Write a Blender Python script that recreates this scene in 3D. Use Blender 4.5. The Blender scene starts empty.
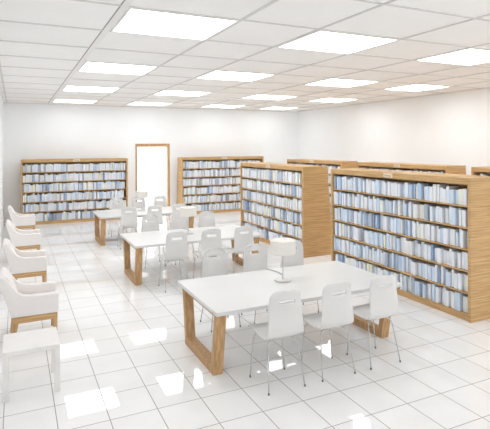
import bpy, bmesh, math, random
from mathutils import Matrix, Vector

rng = random.Random(7)
SC = bpy.context.scene
COL = SC.collection
PI = math.pi

# ------------------------------------------------------------------ helpers
class MB:
    """collects shapes, then links them as ONE mesh object"""
    def __init__(s):
        s.bm = bmesh.new(); s.mi = 0
    def _faces(s, vs, idx, smooth=False):
        out = []
        for f in idx:
            try:
                fc = s.bm.faces.new([vs[i] for i in f]); fc.material_index = s.mi; fc.smooth = smooth
                out.append(fc)
            except ValueError:
                pass
        return out
    def hexa(s, p):
        vs = [s.bm.verts.new(q) for q in p]
        s._faces(vs, [(3,2,1,0),(4,5,6,7),(0,1,5,4),(1,2,6,5),(2,3,7,6),(3,0,4,7)])
        return s
    def box(s, x0,x1,y0,y1,z0,z1):
        return s.hexa([(x0,y0,z0),(x1,y0,z0),(x1,y1,z0),(x0,y1,z0),(x0,y0,z1),(x1,y0,z1),(x1,y1,z1),(x0,y1,z1)])
    def prism(s, poly, a, b, axis):
        """polygon extruded along axis ('x': poly=(y,z), 'y': poly=(x,z), 'z': poly=(x,y))"""
        def P(u,v,t): return {'x':(t,u,v),'y':(u,t,v),'z':(u,v,t)}[axis]
        n = len(poly)
        A = [s.bm.verts.new(P(u,v,a)) for u,v in poly]; B = [s.bm.verts.new(P(u,v,b)) for u,v in poly]
        vs = A+B
        s._faces(vs, [tuple(range(n-1,-1,-1)), tuple(range(n,2*n))] + [(i,(i+1)%n,n+(i+1)%n,n+i) for i in range(n)])
        return s
    def tube(s, pts, r, n=8, r2=None):
        pts = [Vector(p) for p in pts]; rings = []
        ref = Vector((0,0,1)); k = len(pts)
        for i,p in enumerate(pts):
            t = (pts[min(i+1,k-1)]-pts[max(i-1,0)]).normalized()
            if abs(t.dot(ref)) > .95: ref = Vector((1,0,0)) if abs(t.x) < .9 else Vector((0,1,0))
            u = t.cross(ref).normalized(); w = t.cross(u).normalized()
            rr = r if r2 is None else r+(r2-r)*i/(k-1)
            rings.append([s.bm.verts.new(p+u*rr*math.cos(2*PI*j/n)+w*rr*math.sin(2*PI*j/n)) for j in range(n)])
            ref = w if False else ref
        for a,b in zip(rings[:-1], rings[1:]):
            for j in range(n):
                f = s.bm.faces.new([a[j],a[(j+1)%n],b[(j+1)%n],b[j]]); f.smooth=True; f.material_index=s.mi
        for rg in (rings[0], rings[-1]):
            f = s.bm.faces.new(rg); f.material_index=s.mi
        return s
    def lathe(s, prof, n=32, cx=0, cy=0):
        """closed profile of (r,z)"""
        rings=[]
        for r,z in prof:
            if r < 1e-6: rings.append([s.bm.verts.new((cx,cy,z))])
            else: rings.append([s.bm.verts.new((cx+r*math.cos(2*PI*j/n),cy+r*math.sin(2*PI*j/n),z)) for j in range(n)])
        for a,b in zip(rings, rings[1:]):
            for j in range(n):
                q=[a[j%len(a)],a[(j+1)%len(a)],b[(j+1)%len(b)],b[j%len(b)]]
                u=[]
                for v in q:
                    if v not in u: u.append(v)
                if len(u)>2:
                    f=s.bm.faces.new(u); f.material_index=s.mi
        return s
    def bevel(s, w, seg=2):
        bmesh.ops.recalc_face_normals(s.bm, faces=s.bm.faces[:])
        ed=[e for e in s.bm.edges if len(e.link_faces)==2 and e.calc_face_angle(0)>.5]
        bmesh.ops.bevel(s.bm, geom=ed, offset=w, segments=seg, profile=.5, affect='EDGES', clamp_overlap=True)
        return s
    def mesh(s, name, mats):
        bmesh.ops.recalc_face_normals(s.bm, faces=s.bm.faces[:])
        me=bpy.data.meshes.new(name); s.bm.to_mesh(me); s.bm.free()
        for m in (mats if isinstance(mats,(list,tuple)) else [mats]): me.materials.append(m)
        return me
    def build(s, name, mats, parent=None, loc=None):
        o=bpy.data.objects.new(name, s.mesh(name,mats)); COL.objects.link(o)
        if parent is not None: o.parent=parent
        if loc: o.location=loc
        return o

def tag(o, label=None, cat=None, group=None, kind=None):
    if label: o['label']=label
    if cat: o['category']=cat
    if group: o['group']=group
    if kind: o['kind']=kind
    return o
def thing(name, loc=(0,0,0), rz=0):
    o=bpy.data.objects.new(name,None); COL.objects.link(o)
    o.location=loc; o.rotation_euler=(0,0,rz); o.empty_display_size=.1
    return o
def dup(root, loc, rz):
    r=root.copy(); COL.objects.link(r); r.location=loc; r.rotation_euler=(0,0,rz)
    for ch in list(root.children):
        c=ch.copy(); COL.objects.link(c); c.parent=r
        for g in list(ch.children):
            d=g.copy(); COL.objects.link(d); d.parent=c
    return r

# ------------------------------------------------------------------ materials
def mat(name, col, rough=.5, spec=.5, metal=0.0):
    m=bpy.data.materials.new(name); m.use_nodes=True
    b=m.node_tree.nodes['Principled BSDF']
    b.inputs['Base Color'].default_value=(*col,1); b.inputs['Roughness'].default_value=rough
    b.inputs['Metallic'].default_value=metal; b.inputs['Specular IOR Level'].default_value=spec
    return m
def noisy(m, c0, c1, scale, detail=4, lo=.35, hi=.65, coord='Object', bump=0):
    nt=m.node_tree; N=nt.nodes; L=nt.links; b=N['Principled BSDF']
    tc=N.new('ShaderNodeTexCoord'); mp=N.new('ShaderNodeMapping'); no=N.new('ShaderNodeTexNoise'); cr=N.new('ShaderNodeValToRGB')
    mp.inputs['Scale'].default_value=scale if isinstance(scale,tuple) else (scale,)*3
    no.inputs['Scale'].default_value=1; no.inputs['Detail'].default_value=detail
    cr.color_ramp.elements[0].position=lo; cr.color_ramp.elements[0].color=(*c0,1)
    cr.color_ramp.elements[1].position=hi; cr.color_ramp.elements[1].color=(*c1,1)
    L.new(tc.outputs[coord],mp.inputs['Vector']); L.new(mp.outputs[0],no.inputs['Vector']); L.new(no.outputs['Fac'],cr.inputs[0])
    L.new(cr.outputs[0],b.inputs['Base Color'])
    if bump:
        bp=N.new('ShaderNodeBump'); bp.inputs['Strength'].default_value=bump; bp.inputs['Distance'].default_value=.002
        L.new(no.outputs['Fac'],bp.inputs['Height']); L.new(bp.outputs[0],b.inputs['Normal'])
    return m

WOOD_A=(.445,.27,.118); WOOD_B=(.65,.425,.205)
M_wood_h=noisy(mat('oak_horizontal_grain',WOOD_A,.55,.3),WOOD_A,WOOD_B,(2.0,2.0,75),5)
M_wood_v=noisy(mat('oak_vertical_grain',WOOD_A,.5,.3),(.43,.25,.115),(.62,.395,.20),(38,38,2.0),5)
M_white_wall=noisy(mat('white_plaster',(.90,.92,.94),.85,.2),(.89,.915,.935),(.905,.928,.945),.8,3)
M_ceil=noisy(mat('ceiling_tile',(.90,.89,.875),.9,.2),(.89,.88,.865),(.91,.90,.887),1.3,3)
M_tee=mat('ceiling_tee',(.68,.665,.65),.6,.3); M_main=mat('ceiling_main_tee',(.84,.83,.815),.6,.3); M_gap_shade=mat('ceiling_gap_shade',(.36,.34,.325),.8,.2)  # tee grey and dark gap tone carry the shadow of the grid recesses
M_white_trim=mat('white_trim',(.8,.79,.77),.5,.3)
M_plastic=noisy(mat('white_plastic',(.8,.78,.755),.35,.4),(.68,.672,.662),(.70,.693,.682),3,2)
M_chrome=mat('chrome_tube',(.56,.555,.55),.3,.5,.6)
M_foot=mat('grey_rubber',(.16,.15,.145),.6)
M_tabletop=noisy(mat('white_laminate',(.87,.865,.85),.3,.4),(.66,.66,.655),(.68,.68,.675),1.5,3)
M_fabric=noisy(mat('cream_linen',(.82,.785,.75),.9,.15),(.79,.755,.735),(.835,.80,.78),90,2,bump=.08)
M_shade=noisy(mat('lamp_linen',(.80,.755,.67),.9,.1),(.75,.725,.675),(.81,.785,.735),(90,90,90),2)
M_lampmetal=mat('satin_metal',(.62,.60,.585),.35,.5,.35)
M_cord=mat('grey_cord',(.38,.37,.36),.6)
M_sign=mat('cream_plate',(.70,.60,.46),.6)
M_ink=mat('brown_ink',(.34,.26,.19),.7)
M_pages=noisy(mat('book_pages',(.82,.80,.74),.9,.1),(.74,.72,.67),(.88,.86,.81),(300,1,1),1)
M_side=noisy(mat('white_lacquer',(.82,.79,.77),.4,.4),(.80,.775,.755),(.835,.81,.79),4,2)

def emis(name, col, s):
    m=bpy.data.materials.new(name); m.use_nodes=True; nt=m.node_tree; nt.nodes.clear()
    e=nt.nodes.new('ShaderNodeEmission'); o=nt.nodes.new('ShaderNodeOutputMaterial')
    e.inputs[0].default_value=(*col,1); e.inputs[1].default_value=s; nt.links.new(e.outputs[0],o.inputs[0]); return m
PAN=(.965,.985,1)
M_panel={k:emis('light_diffuser',PAN,k) for k in (1.8,4.6,3.9,6.6,7.0,8.4)}

# floor: large glossy tiles with thin grout, real metric grid
GX0,GPX,GY0,GPY=-.1086,.4438,5.536,.485
def floor_mat():
    m=mat('porcelain_tile',(.86,.85,.84),.03,.4); nt=m.node_tree; N=nt.nodes; L=nt.links; b=N['Principled BSDF']
    tc=N.new('ShaderNodeTexCoord'); sp=N.new('ShaderNodeSeparateXYZ'); L.new(tc.outputs['Object'],sp.inputs[0])
    def line(sock,o,p,w):
        def M(op,a,bv):
            n=N.new('ShaderNodeMath'); n.operation=op
            if isinstance(a,(int,float)): n.inputs[0].default_value=a
            else: L.new(a,n.inputs[0])
            if bv is not None:
                if isinstance(bv,(int,float)): n.inputs[1].default_value=bv
                else: L.new(bv,n.inputs[1])
            return n.outputs[0]
        q=M('DIVIDE',M('SUBTRACT',sock,o),p); f=M('FRACT',q,None)
        d=M('ABSOLUTE',M('SUBTRACT',f,.5),None)
        return M('GREATER_THAN',d,.5-w/p/2), M('FLOOR',q,None), M
    lx,ix,M=line(sp.outputs[0],GX0,GPX,.0085); ly,iy,_=line(sp.outputs[1],GY0,GPY,.0085)
    g=M('MAXIMUM',lx,ly)
    cmb=N.new('ShaderNodeCombineXYZ'); L.new(ix,cmb.inputs[0]); L.new(iy,cmb.inputs[1])
    wn=N.new('ShaderNodeTexWhiteNoise'); wn.noise_dimensions='2D'; L.new(cmb.outputs[0],wn.inputs['Vector'])
    no=N.new('ShaderNodeTexNoise'); no.inputs['Scale'].default_value=2.6; no.inputs['Detail'].default_value=5
    ad=N.new('ShaderNodeVectorMath'); ad.operation='ADD'; sc=N.new('ShaderNodeVectorMath'); sc.operation='SCALE'; sc.inputs['Scale'].default_value=7
    L.new(wn.outputs['Color'],sc.inputs[0]); L.new(tc.outputs['Object'],ad.inputs[0]); L.new(sc.outputs[0],ad.inputs[1]); L.new(ad.outputs[0],no.inputs['Vector'])
    cr=N.new('ShaderNodeValToRGB'); cr.color_ramp.elements[0].position=.35; cr.color_ramp.elements[0].color=(.85,.848,.846,1)
    cr.color_ramp.elements[1].position=.65; cr.color_ramp.elements[1].color=(.89,.888,.886,1); L.new(no.outputs['Fac'],cr.inputs[0])
    mx=N.new('ShaderNodeMix'); mx.data_type='RGBA'; L.new(g,mx.inputs[0]); L.new(cr.outputs[0],mx.inputs[6]); mx.inputs[7].default_value=(.36,.32,.29,1)
    L.new(mx.outputs[2],b.inputs['Base Color'])
    r=M('MULTIPLY_ADD',g,.6); r.node.inputs[2].default_value=.022; L.new(r,b.inputs['Roughness'])
    return m
M_floor=floor_mat()

# ------------------------------------------------------------------ setting
X0,X1,Y0,Y1,ZC=-.36,10.95,-2.7,17.8,4.0
T=.2
def struct(o): o['kind']='structure'; return o
struct(MB().box(X0-T,X1+T,Y0-T,Y1+T,-.2,0).build('floor',M_floor))
struct(MB().box(X0-T,X1+T,Y0-T,Y1+T,ZC,ZC+.2).build('ceiling',M_ceil))
struct(MB().box(X0-T,X0,Y0-T,Y1+T,0,ZC).build('wall_left',M_white_wall))
struct(MB().box(X1,X1+T,Y0-T,Y1+T,0,ZC).build('wall_right',M_white_wall))
WX0,WX1,WZ0,WZ1=2.6,10.4,.6,3.5  # opening in the unseen near wall, added to let in fill light
mb=MB(); mb.box(X0,X1,Y0-T,Y0,0,WZ0); mb.box(X0,X1,Y0-T,Y0,WZ1,ZC); mb.box(X0,WX0,Y0-T,Y0,WZ0,WZ1); mb.box(WX1,X1,Y0-T,Y0,WZ0,WZ1)
struct(mb.build('wall_near',M_white_wall))
mb=MB(); n=5
for k in range(n+1):
    x=WX0+(WX1-WX0)*k/n; mb.box(max(x-.03,WX0),min(x+.03,WX1),Y0-.14,Y0-.06,WZ0,WZ1)
struct(mb.build('added_fill_window_1',M_white_trim))  # mullions of the added fill opening
DX0,DX1,DZ=3.98,5.27,2.63        # outer edge of the door frame
mb=MB(); mb.box(X0,DX0+.03,Y1,Y1+T,0,ZC); mb.box(DX1-.03,X1,Y1,Y1+T,0,ZC); mb.box(DX0+.03,DX1-.03,Y1,Y1+T,DZ-.03,ZC)
struct(mb.build('wall_back',M_white_wall))
mb=MB()
mb.box(DX0,DX0+.065,Y1-.02,Y1+T,0,DZ); mb.box(DX1-.065,DX1,Y1-.02,Y1+T,0,DZ); mb.box(DX0+.065,DX1-.065,Y1-.02,Y1+T,DZ-.12,DZ)
struct(mb.bevel(.004,1).build('door_1',M_wood_v))
struct(MB().box(-4,14,Y1+T,Y1+14,-.2,-.02).build('ground',mat('pale_paving',(.8,.8,.8),.8)))

# ceiling grid
XL=[-.25,1.05,2.40,3.49,4.86,6.22,7.60,8.65,9.85]
YL=[5.15+1.19*k for k in range(-6,11)]
mb=MB()
for x in XL:
    if abs(x-1.05)>.01: mb.box(x-.018,x+.018,Y0,Y1,ZC-.012,ZC+.01)
for y in YL: mb.box(X0,X1,y-.017,y+.017,ZC-.010,ZC+.01)
struct(mb.build('trim_1',M_tee))
struct(MB().box(1.008,1.085,Y0,Y1,ZC-.014,ZC+.01).build('trim_4',M_main))
mb=MB(); mb.box(.998,1.008,Y0,Y1,ZC-.006,ZC+.01)
struct(mb.build('trim_3',M_gap_shade))  # dark strip painted as the shadow line beside the main tee
mb=MB(); c=.035
mb.box(X0,X1,Y1-c,Y1,ZC-.03,ZC); mb.box(X0,X0+c,Y0,Y1-c,ZC-.03,ZC); mb.box(X1-c,X1,Y0,Y1-c,ZC-.03,ZC)
struct(mb.build('trim_2',M_white_trim))
mb=MB(); mb.box(X0,DX0-.001,Y1-.012,Y1,0,.09); mb.box(DX1+.001,X1,Y1-.012,Y1,0,.09)
struct(mb.build('baseboard_back',M_white_trim))
struct(MB().box(X0,X0+.012,Y0,Y1-.012,0,.09).build('baseboard_left',M_white_trim))
struct(MB().box(X1-.012,X1,Y0,Y1-.012,0,.09).build('baseboard_right',M_white_trim))

# ceiling lights (every third row, every second column)
def make_light(w,d,k):
    t=thing('ceiling_light')
    mb=MB()
    f=.02
    mb.box(0,w,0,f,-.016,0); mb.box(0,w,d-f,d,-.016,0); mb.box(0,f,f,d-f,-.016,0); mb.box(w-f,w,f,d-f,-.016,0)
    mb.build('frame',M_white_trim,t)
    MB().box(f,w-f,f,d-f,-.012,-.002).build('diffuser',M_panel[k],t)
    return t
rows={-6:'behind the camera',-3:'over the camera',0:'in the row over the front table',3:'in the second row of lights',6:'in the third row of lights',9:'in the row by the back wall'}
colname=['first','second','third','fourth']
for j,rn in rows.items():
    for i,(a,b) in enumerate(((1.05,2.40),(3.49,4.86),(6.22,7.60),(8.65,9.85))):
        g0=.055 if i==0 else .025
        l=make_light(b-a-g0-.025,1.19-.045,1.8 if j<0 else (4.6 if j==9 else 8.4) if i==3 else {0:4.6,3:6.6,6:7.0,9:3.9}[j])
        l.location=(a+g0,5.15+1.19*j+.0225,ZC-.0005)
        tag(l,f'square white ceiling light {rn}, {colname[i]} from the left wall','light','recessed ceiling lights')

# ------------------------------------------------------------------ bookcases
SH=[.10,.41,.72,1.03,1.34,1.65]; ST=.022; HB=2.05; PT=.05
def make_bookcase(L,loc,rz,label,d1,d0,sign=True):
    t=thing('bookcase',loc,rz); tag(t,label,'bookcase','oak bookcases')
    for x in (0,L-PT):
        MB().prism([(-.006,0),(d0,0),(d1,HB),(-.006,HB)],x,x+PT,'x').bevel(.003,1).build('end_panel',M_wood_h,t)
    MB().box(PT,L-PT,0,d1-.03,1.95,HB-.002).bevel(.003,1).build('top',M_wood_h,t)
    for z in SH[1:]:
        MB().box(PT,L-PT,.006,.36,z-ST,z).build('shelf',M_wood_h,t)
    MB().box(PT,L-PT,.006,.36,.085,.10).build('bottom_shelf',M_wood_h,t)
    MB().box(PT,L-PT,.012,.035,0,.085).build('plinth',M_wood_h,t)
    def yb(z): return d0+(d1-d0)*z/HB
    MB().prism([(.361,.0),(yb(0)-.02,0),(yb(1.95)-.03,1.95),(.361,1.95)],PT,L-PT,'x').build('back_panel',M_wood_h,t)
    if sign:
        s=MB().box(L/2-.11,L/2+.11,-.008,-.0005,1.964,2.04).build('sign_plate',M_sign,t)
        mb=MB(); x=L/2-.075
        for k,(w,z0,z1) in enumerate([(.010,1.982,2.022),(.014,1.986,2.006),(.014,1.986,2.004),(.012,1.986,2.006),(.014,1.986,2.003),(.012,1.986,2.006),(.010,1.974,2.006)]):
            mb.box(x,x+w,-.0095,-.008,z0,z1); x+=.021
        mb.build('lettering',M_ink,s)
    return t
case_front=make_bookcase(3.36,(5.82,8.195,0),-PI/2,'oak bookcase filled with blue and white books beside the front table',.665,.80)
case_mid=make_bookcase(3.36,(5.85,12.66,0),-PI/2,'oak bookcase beside the middle table with its wide end panel in view',.665,.80)
case_left=make_bookcase(3.40,(.15,17.15,0),0,'wide oak bookcase on the back wall behind the armchairs',.50,.62)
case_back=make_bookcase(3.38,(5.52,17.15,0),0,'wide oak bookcase on the back wall to the right of the door',.50,.62)
case_a=make_bookcase(3.22,(8.85,15.15,0),-PI/2,'oak bookcase in the far row, peeking over the middle bookcase',.60,.74)
case_b=make_bookcase(3.20,(8.85,11.18,0),-PI/2,'oak bookcase in the far row, its top showing above the front bookcase',.60,.74)
case_c=make_bookcase(3.20,(8.85,7.33,0),-PI/2,'oak bookcase at the right edge of the picture behind the front bookcase',.60,.74)

# ------------------------------------------------------------------ books
def book_shape(mb,t,d,h,M=None):
    """hardback: spine towards -y; boards, rounded spine (slot 0) and page block (slot 1)"""
    n0=len(mb.bm.verts); b=.0035
    mb.mi=mb.c0
    k=5; out=[]; inn=[]
    for i in range(k):
        a=PI*i/(k-1); out.append((-t/2*math.cos(a),.006-.008*math.sin(a)))
        inn.append((-(t/2-b)*math.cos(a),.009-.006*math.sin(a)))
    poly=[(-t/2,d)]+out+[(t/2,d),(t/2-b,d)]+inn[::-1]+[(-t/2+b,d)]
    # faces as quads between outer and inner outline
    O=[(-t/2,d)]+out+[(t/2,d)]; I=[(-t/2+b,d)]+inn+[(t/2-b,d)]
    V={}
    for z in (0,h):
        for nm,P in (('o',O),('i',I)):
            V[nm,z]=[mb.bm.verts.new((x,y,z)) for x,y in P]
    for i in range(len(O)-1):
        for q in ((V['o',0][i],V['o',0][i+1],V['o',h][i+1],V['o',h][i]),(V['i',0][i],V['i',h][i],V['i',h][i+1],V['i',0][i+1]),
                  (V['o',h][i],V['o',h][i+1],V['i',h][i+1],V['i',h][i]),(V['o',0][i],V['i',0][i],V['i',0][i+1],V['o',0][i+1])):
            f=mb.bm.faces.new(q); f.material_index=mb.c0; f.smooth=False
    for i in (0,len(O)-1):
        f=mb.bm.faces.new((V['o',0][i],V['o',h][i],V['i',h][i],V['i',0][i])); f.material_index=mb.c0
    mb.mi=mb.c1
    mb.box(-t/2+b,t/2-b,.010,d-.006,.004,h-.004)
    if M is not None:
        for v in list(mb.bm.verts)[n0:]: v.co=M@v.co
COLORS=[('white',(.78,.82,.88)),('off-white',(.79,.81,.82)),('pale blue',(.61,.72,.86)),('light blue',(.48,.61,.79)),('slate blue',(.28,.39,.60)),('cream',(.80,.80,.68)),('pale grey',(.60,.66,.74)),('grey-blue',(.40,.46,.55))]
M_cover=[mat('cover_'+n.replace(' ','_').replace('-','_'),c,.5,.35) for n,c in COLORS]
WB=[40,12,23,7,7,5,5,3]; WR=[42,26,8,2,2,6,9,10]
THS=[.036,.044,.052,.060,.068,.076,.084]; HTS=[.205,.222,.236,.250,.264]
proto={}
def book_mesh(ti,hi,ci):
    if (ti,hi,ci) not in proto:
        mb=MB(); mb.c0,mb.c1=0,1; book_shape(mb,THS[ti],.21,HTS[hi])
        proto[ti,hi,ci]=mb.mesh('book',[M_cover[ci],M_pages])
    return proto[ti,hi,ci]
def fill_row(L,n=None,gap=.006,wts=None):
    """list of (x_center, thick idx, height idx, colour idx)"""
    W=L-2*PT-.012
    while True:
        out=[]; x=0; last=-1
        while True:
            ti=rng.choice([0,1,1,2,2,3,3,4,5,6]); hi=rng.choice([0,1,1,2,2,3,3,4]); ci=rng.choices(range(len(COLORS)),wts or WB)[0]
            if rng.random()<.12 and out and out[-1][3]!=4: ti,hi,ci=out[-1][1:]
            if ci==4: ti=0
            t=THS[ti]
            if x+t>W: break
            out.append((PT+.006+x+t/2,ti,hi,ci)); x+=t+gap+(rng.random()<.08)*.012
        if n is None or len(out)==n: return out
ordn=lambda k: f"{k}{'th' if 10<=k%100<=20 else {1:'st',2:'nd',3:'rd'}.get(k%10,'th')}"
shelfname=['bottom','fifth','fourth','third','second','top']
for c in (case_left,case_back): c.scale=(1,1,1.035); c.location.y=17.08
bpy.context.view_layer.update()
first=None
for r,z in enumerate(SH):
    row=fill_row(3.36,50)
    for k,(x,ti,hi,ci) in enumerate(row):
        me=book_mesh(ti,hi,ci)
        if first is None: first=bpy.data.objects.new('book',me); o=first
        else: o=first.copy(); o.data=me
        COL.objects.link(o)
        o.matrix_world=case_front.matrix_world@Matrix.Translation((x,.016+rng.random()**2*.075,z+.0006))
        cn=COLORS[ci][0]
        tag(o,f'{cn} book, {ordn(k+1)} from the far end, {shelfname[r]} shelf, bookcase beside front table','book','books on the front bookcase')
mb=MB(); rest_mats=M_cover+[M_pages]; mb.c1=len(M_cover)
for case,L in ((case_mid,3.36),(case_left,3.40),(case_back,3.38),(case_a,3.22),(case_b,3.20),(case_c,3.20)):
    for z in SH:
        for x,ti,hi,ci in fill_row(L,wts=WR):
            mb.c0=ci
            book_shape(mb,THS[ti],.21,HTS[hi],case.matrix_world@Matrix.Translation((x,.016+rng.random()**2*.075,z+.0006)))
tag(mb.build('books',rest_mats),'pale books packed along the shelves of the bookcases farther back','books',kind='stuff')

# ------------------------------------------------------------------ tables
TX0,TX1,TH=1.91,4.46,.755
def make_table():
    t=thing('reading_table')
    hw=.69; L=(TX1-TX0)/2
    MB().box(-L,L,-hw,hw,TH-.042,TH).bevel(.004,2).build('tabletop',M_tabletop,t)
    zt=TH-.0425
    for s in (-1,1):
        xo=s*(L-.04); xi=s*(L-.155); xib=s*(L-.15)
        fr=MB()
        a,b=sorted((xo,xi))
        yt,yb,th=.60,.485,.08
        out=[(-yb,0),(yb,0),(yt,zt),(-yt,zt)]
        zi=.095; zj=zt-.05
        def yo(z): return yb+(yt-yb)*z/zt
        # four mitred members make the trapezoid ring
        I=[(-(yo(zi)-th),zi),(yo(zi)-th,zi),(yo(zj)-th,zj),(-(yo(zj)-th),zj)]
        for k in range(4):
            p=[out[k],out[(k+1)%4],I[(k+1)%4],I[k]]
            fr.prism(p,a,b,'x')
        bmesh.ops.remove_doubles(fr.bm,verts=fr.bm.verts[:],dist=1e-5)
        inner=[f for f in fr.bm.faces if len([1 for v in f.verts])==4 and False]
        fr.build('leg_frame',M_wood_v,t)
    return t
tab=make_table(); XC=(TX0+TX1)/2
TYC=[5.44,9.27,13.2]
tnames=['front','middle','back']
tl=['long white reading table nearest the camera, on trapezoid oak legs','white reading table in the middle of the row, on trapezoid oak legs','white reading table farthest back, in front of the door']
for i,y in enumerate(TYC):
    o=tab if i==0 else dup(tab,(XC,y,0),0)
    o.location=(XC,y,0); tag(o,tl[i],'table','white reading tables')

# ------------------------------------------------------------------ chairs
def shell_mesh():
    # side profile (y,z): seat front lip -> seat -> bend -> back top
    P=[(.305,.500),(.298,.522),(.27,.534),(.18,.532),(.06,.523),(-.04,.520),(-.11,.524),(-.17,.537),(-.202,.58),(-.212,.68),(-.216,.78),(-.222,.88),(-.232,.96),(-.240,1.035)]
    # resample by Catmull-Rom
    pts=[]
    for i in range(len(P)-1):
        p0=P[max(i-1,0)];p1=P[i];p2=P[i+1];p3=P[min(i+2,len(P)-1)]
        for k in range(4):
            t=k/4
            pts.append(tuple(.5*((2*p1[j])+(-p0[j]+p2[j])*t+(2*p0[j]-5*p1[j]+4*p2[j]-p3[j])*t*t+(-p0[j]+3*p1[j]-3*p2[j]+p3[j])*t**3) for j in (0,1)))
    pts.append(P[-1])
    S=[0]
    for a,b in zip(pts,pts[1:]): S.append(S[-1]+math.hypot(a[0]-b[0],a[1]-b[1]))
    tot=S[-1]
    def at(s):
        for i in range(len(S)-1):
            if s<=S[i+1]+1e-9:
                f=(s-S[i])/(S[i+1]-S[i]); return tuple(pts[i][j]+(pts[i+1][j]-pts[i][j])*f for j in (0,1))
        return pts[-1]
    rs=[]; r0=.05; r1=.075
    slot0,slot1=tot-.144,tot-.104
    rs=[0,.004,.012,.025,.04,.055]+[.055+(slot0-.055)*k/22 for k in range(1,23)]+[slot1]+[slot1+.03,tot-.065,tot-.05,tot-.038,tot-.026,tot-.014,tot-.006,tot-.0015,tot]
    bm=bmesh.new(); NU=20; grid=[]
    for s in rs:
        y,z=at(s)
        f=s/tot
        hw=.212+.002*min(1,f/.5) if f<.5 else .214-(f-.5)/.5*.034
        if s<r0: hw-=r0*(1-math.sqrt(max(0,1-((r0-s)/r0)**2)))*.9
        d=tot-s
        if d<r1: hw-=r1*(1-math.sqrt(max(0,1-((r1-d)/r1)**2)))
        row=[]
        back=min(1,max(0,(z-.53)/.35))
        for u in range(NU+1):
            q=-1+2*u/NU
            x=hw*q
            yy=y+back*.05*(q*q)
            zz=z+(1-back)*.012*(q*q)+ (f>.9)*(-.012*q*q*(f-.9)/.1)
            row.append(bm.verts.new((x,yy,zz)))
        grid.append(row)
    i0=27
    for i in range(len(rs)-1):
        for u in range(NU):
            mid=abs(u+.5-NU/2)
            if i==i0 and mid<4.6: continue
            f=bm.faces.new((grid[i][u],grid[i][u+1],grid[i+1][u+1],grid[i+1][u])); f.smooth=True
    me=bpy.data.meshes.new('shell'); bm.to_mesh(me); bm.free(); me.materials.append(M_plastic)
    o=bpy.data.objects.new('tmp',me); COL.objects.link(o)
    so=o.modifiers.new('s','SOLIDIFY'); so.thickness=.012; so.offset=0
    bv=o.modifiers.new('b','BEVEL'); bv.width=.003; bv.segments=2; bv.limit_method='ANGLE'; bv.angle_limit=1.0
    dg=bpy.context.evaluated_depsgraph_get()
    m2=bpy.data.meshes.new_from_object(o.evaluated_get(dg)); m2.name='shell'
    bpy.data.objects.remove(o); return m2
def make_chair():
    t=thing('cafe_chair')
    o=bpy.data.objects.new('shell',shell_mesh()); COL.objects.link(o); o.parent=t
    mb=MB()
    mb.box(-.11,.11,-.08,.16,.498,.508)
    mb.tube([(-.13,-.07,.497),(.13,-.07,.497)],.009); mb.tube([(-.13,.15,.497),(.13,.15,.497)],.009)
    mb.build('seat_bracket',M_chrome,t)
    for sx in (-1,1):
        for sy in (-1,1):
            y0=-.07 if sy<0 else .15
            pts=[(sx*.07,y0,.497),(sx*.115,y0+sy*.015,.495),(sx*.148,y0+sy*.032,.482),(sx*.166,y0+sy*.048,.458),(sx*.175,y0+sy*.06,.42)]
            tip=(sx*.214,sy*.214,.012)
            pts+= [tuple(pts[-1][j]*(1-f)+tip[j]*f for j in range(3)) for f in (.35,.7,1)] if sy<0 else [tuple((sx*.175,y0+.06,.42)[j]*(1-f)+tip[j]*f for j in range(3)) for f in (.3,.7,1)]
            lg=MB().tube(pts,.0072,8).build('leg',M_chrome,t)
            MB().lathe([(0,0),(.0095,0),(.0095,.018),(.0075,.022),(0,.022)],10,tip[0],tip[1]).build('foot',M_foot,lg)
    return t
ch=make_chair()
CX=[2.515,3.165,3.815]; used=False
pos=['at its left end','in the middle','at its right end']
for i,y in enumerate(TYC):
    for side in (-1,1):
        for k,x in enumerate(CX):
            loc=(x+((.09 if i==0 else .12) if side>0 else (0,.03,.03)[i]),y+side*.905,0); rz=0 if side<0 else PI
            o=ch if not used else dup(ch,loc,rz)
            used=True
            o.location=loc; o.rotation_euler=(0,0,rz)
            s='with its back to the camera' if side<0 else 'facing the camera across the table'
            tag(o,f'white chair {s} {pos[k]} of the {tnames[i]} table','chair','white chairs around the tables')

# ------------------------------------------------------------------ table lamps
def make_lamp():
    t=thing('table_lamp')
    MB().lathe([(0,0),(.108,0),(.110,.004),(.110,.014),(.102,.02),(.02,.024),(0,.024)],40).build('base',M_lampmetal,t)
    MB().lathe([(0,.02),(.012,.02),(.0085,.035),(.0085,.47),(.014,.475),(.014,.50),(0,.50)],16).build('pole',M_lampmetal,t)
    R0,R1,z0,z1=.170,.166,.362,.532
    sh=MB().lathe([(R0,z0),(R1,z1),(R1-.006,z1),(R0-.006,z0),(R0,z0)],48)
    for f in sh.bm.faces: f.smooth=False
    s=sh.build('lamp_shade',M_shade,t)
    mb=MB()
    for k in range(3):
        a=2*PI*k/3; mb.tube([(0,0,.49),((R0-.008)*math.cos(a),(R0-.008)*math.sin(a),.50)],.003,6)
    mb.build('shade_ring',M_lampmetal,s)
    MB().lathe([(0,.5235),(R1-.007,.5235),(R1-.007,.5275),(0,.5275)],40).build('shade_diffuser',M_shade,s)
    pts=[(.05,.085,.010),(.085,.14,.005),(.125,.22,.005),(.142,.32,.005),(.140,.42,.005),(.12,.51,.005),(.09,.58,.006),(.072,.612,.005),(.066,.624,-.02),(.058,.622,-.05),(.03,.56,-.056),(0,.45,-.056)]
    MB().tube(pts,.0045,6).build('cord',M_cord,t)
    return t
lamp=make_lamp()
for i,(x,y) in enumerate(((3.155,5.52),(3.15,9.35),(3.14,13.28))):
    o=lamp if i==0 else dup(lamp,(x,y,TH),0)
    o.location=(x,y,TH+.0004)
    tag(o,f'cream drum-shade lamp on a round metal base on the {tnames[i]} table','lamp','table lamps')

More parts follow.
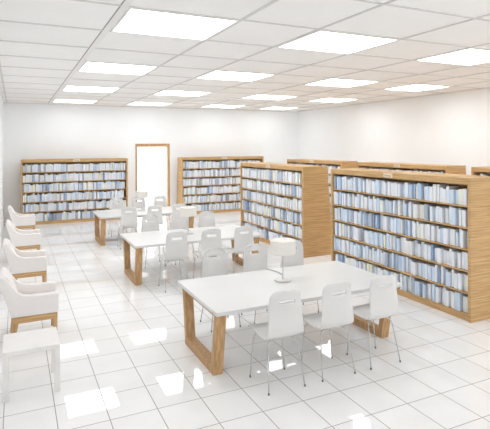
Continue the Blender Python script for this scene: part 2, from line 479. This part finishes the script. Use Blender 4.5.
# ------------------------------------------------------------------ armchairs
def make_armchair():
    t=thing('armchair')       # faces +x, origin on the floor under the seat
    W=.32; a=.085
    prof=[(.50,.365),(.504,.612),(.40,.613),(.26,.614),(.15,.620),(.09,.632),(.045,.655),(.0,.695),(-.04,.748),(-.085,.815),(-.115,.855),(-.135,.875),(-.165,.882),(-.19,.872),(-.198,.85),(-.16,.72),(-.10,.52),(-.055,.365)]
    mb=MB()
    for s in (-1,1):
        y0,y1=sorted((s*W,s*(W-a)))
        mb.prism(prof,y0,y1,'y')
    # back between the arms
    bk=[(-.055,.365),(.06,.365),(.04,.50),(-.02,.68),(-.085,.84),(-.11,.868),(-.14,.882),(-.17,.882),(-.19,.872),(-.198,.85),(-.16,.72),(-.10,.52)]
    mb.prism(bk,-W+a,W-a,'y')
    mb.bevel(.011,2)
    for f in mb.bm.faces: f.smooth=f.calc_area()<.004
    mb.build('upholstered_shell',M_fabric,t)
    c=MB().box(.045,.505,-W+a+.004,W-a-.004,.372,.50).bevel(.03,4)
    for f in c.bm.faces: f.smooth=True
    c.build('seat_cushion',M_fabric,t)
    f=MB()
    z0,z1=.285,.364
    f.box(-.05,.488,-W+.006,-W+.05,z0,z1); f.box(-.05,.488,W-.05,W-.006,z0,z1)
    f.box(-.05,-.006,-W+.05,W-.05,z0,z1); f.box(.444,.488,-W+.05,W-.05,z0,z1)
    f.build('base_frame',M_wood_h,t)
    for sy in (-1,1):
        y0,y1=sorted((sy*(W-.006),sy*(W-.056)))
        MB().prism([(.435,.2849),(.488,.2849),(.485,0),(.448,0)],y0,y1,'y').bevel(.003,1).build('leg',M_wood_v,t)
        MB().prism([(-.05,.2849),(.03,.2849),(-.03,0),(-.075,0)],y0,y1,'y').bevel(.003,1).build('leg',M_wood_v,t)
    return t
arm=make_armchair()
al=['cream armchair on oak legs right behind the white side table','second cream armchair from the white side table','third cream armchair from the white side table','cream armchair at the far end of the row, by the back bookcase']
for i,(x,y) in enumerate(((0,7.07),(-.005,9.42),(0,11.9),(-.005,14.9))):
    o=arm if i==0 else dup(arm,(x,y,0),0)
    o.location=(x,y,0); tag(o,al[i],'armchair','cream armchairs along the left wall')

# side table
t=thing('side_table',(.142,5.59,0)); tag(t,'low square white side table in front of the row of armchairs','table')
hx,hy=.267,.265
MB().box(-hx,hx,-hy,hy,.445,.49).bevel(.003,1).build('tabletop',M_side,t)
for sx in (-1,1):
    for sy in (-1,1):
        xa,xb=sorted((sx*hx,sx*(hx-.055))); ya,yb=sorted((sy*hy,sy*(hy-.055)))
        MB().box(xa,xb,ya,yb,0,.4449).bevel(.002,1).build('leg',M_side,t)

# ------------------------------------------------------------------ camera
cam=bpy.data.cameras.new('camera'); co=bpy.data.objects.new('camera',cam); COL.objects.link(co)
yaw,roll=.4423,.0041
fwd=Vector((math.sin(yaw),math.cos(yaw),0)); r=Vector((math.cos(yaw),-math.sin(yaw),0)); d=Vector((0,0,-1))
r3=r*math.cos(roll)+d*math.sin(roll); d3=d*math.cos(roll)-r*math.sin(roll)
Mx=Matrix((r3,-d3,-fwd)).transposed().to_4x4(); Mx.translation=(0,0,2.511)
co.matrix_world=Mx
cam.sensor_fit='HORIZONTAL'; cam.sensor_width=36; cam.lens=484.78/490*36
cam.shift_x=0; cam.shift_y=-(214.5-146.5)/490; cam.clip_start=.05; cam.clip_end=200
SC.camera=co

# ------------------------------------------------------------------ world & view
w=bpy.data.worlds.new('world'); SC.world=w; w.use_nodes=True
bg=w.node_tree.nodes['Background']; bg.inputs[0].default_value=(1,1,1,1); bg.inputs[1].default_value=2.4
SC.view_settings.view_transform='Standard'; SC.view_settings.look='None'; SC.view_settings.gamma=1; SC.view_settings.use_curve_mapping=False
SC.view_settings.exposure=0.13
SC.cycles.max_bounces=14; SC.cycles.diffuse_bounces=10; SC.cycles.glossy_bounces=4
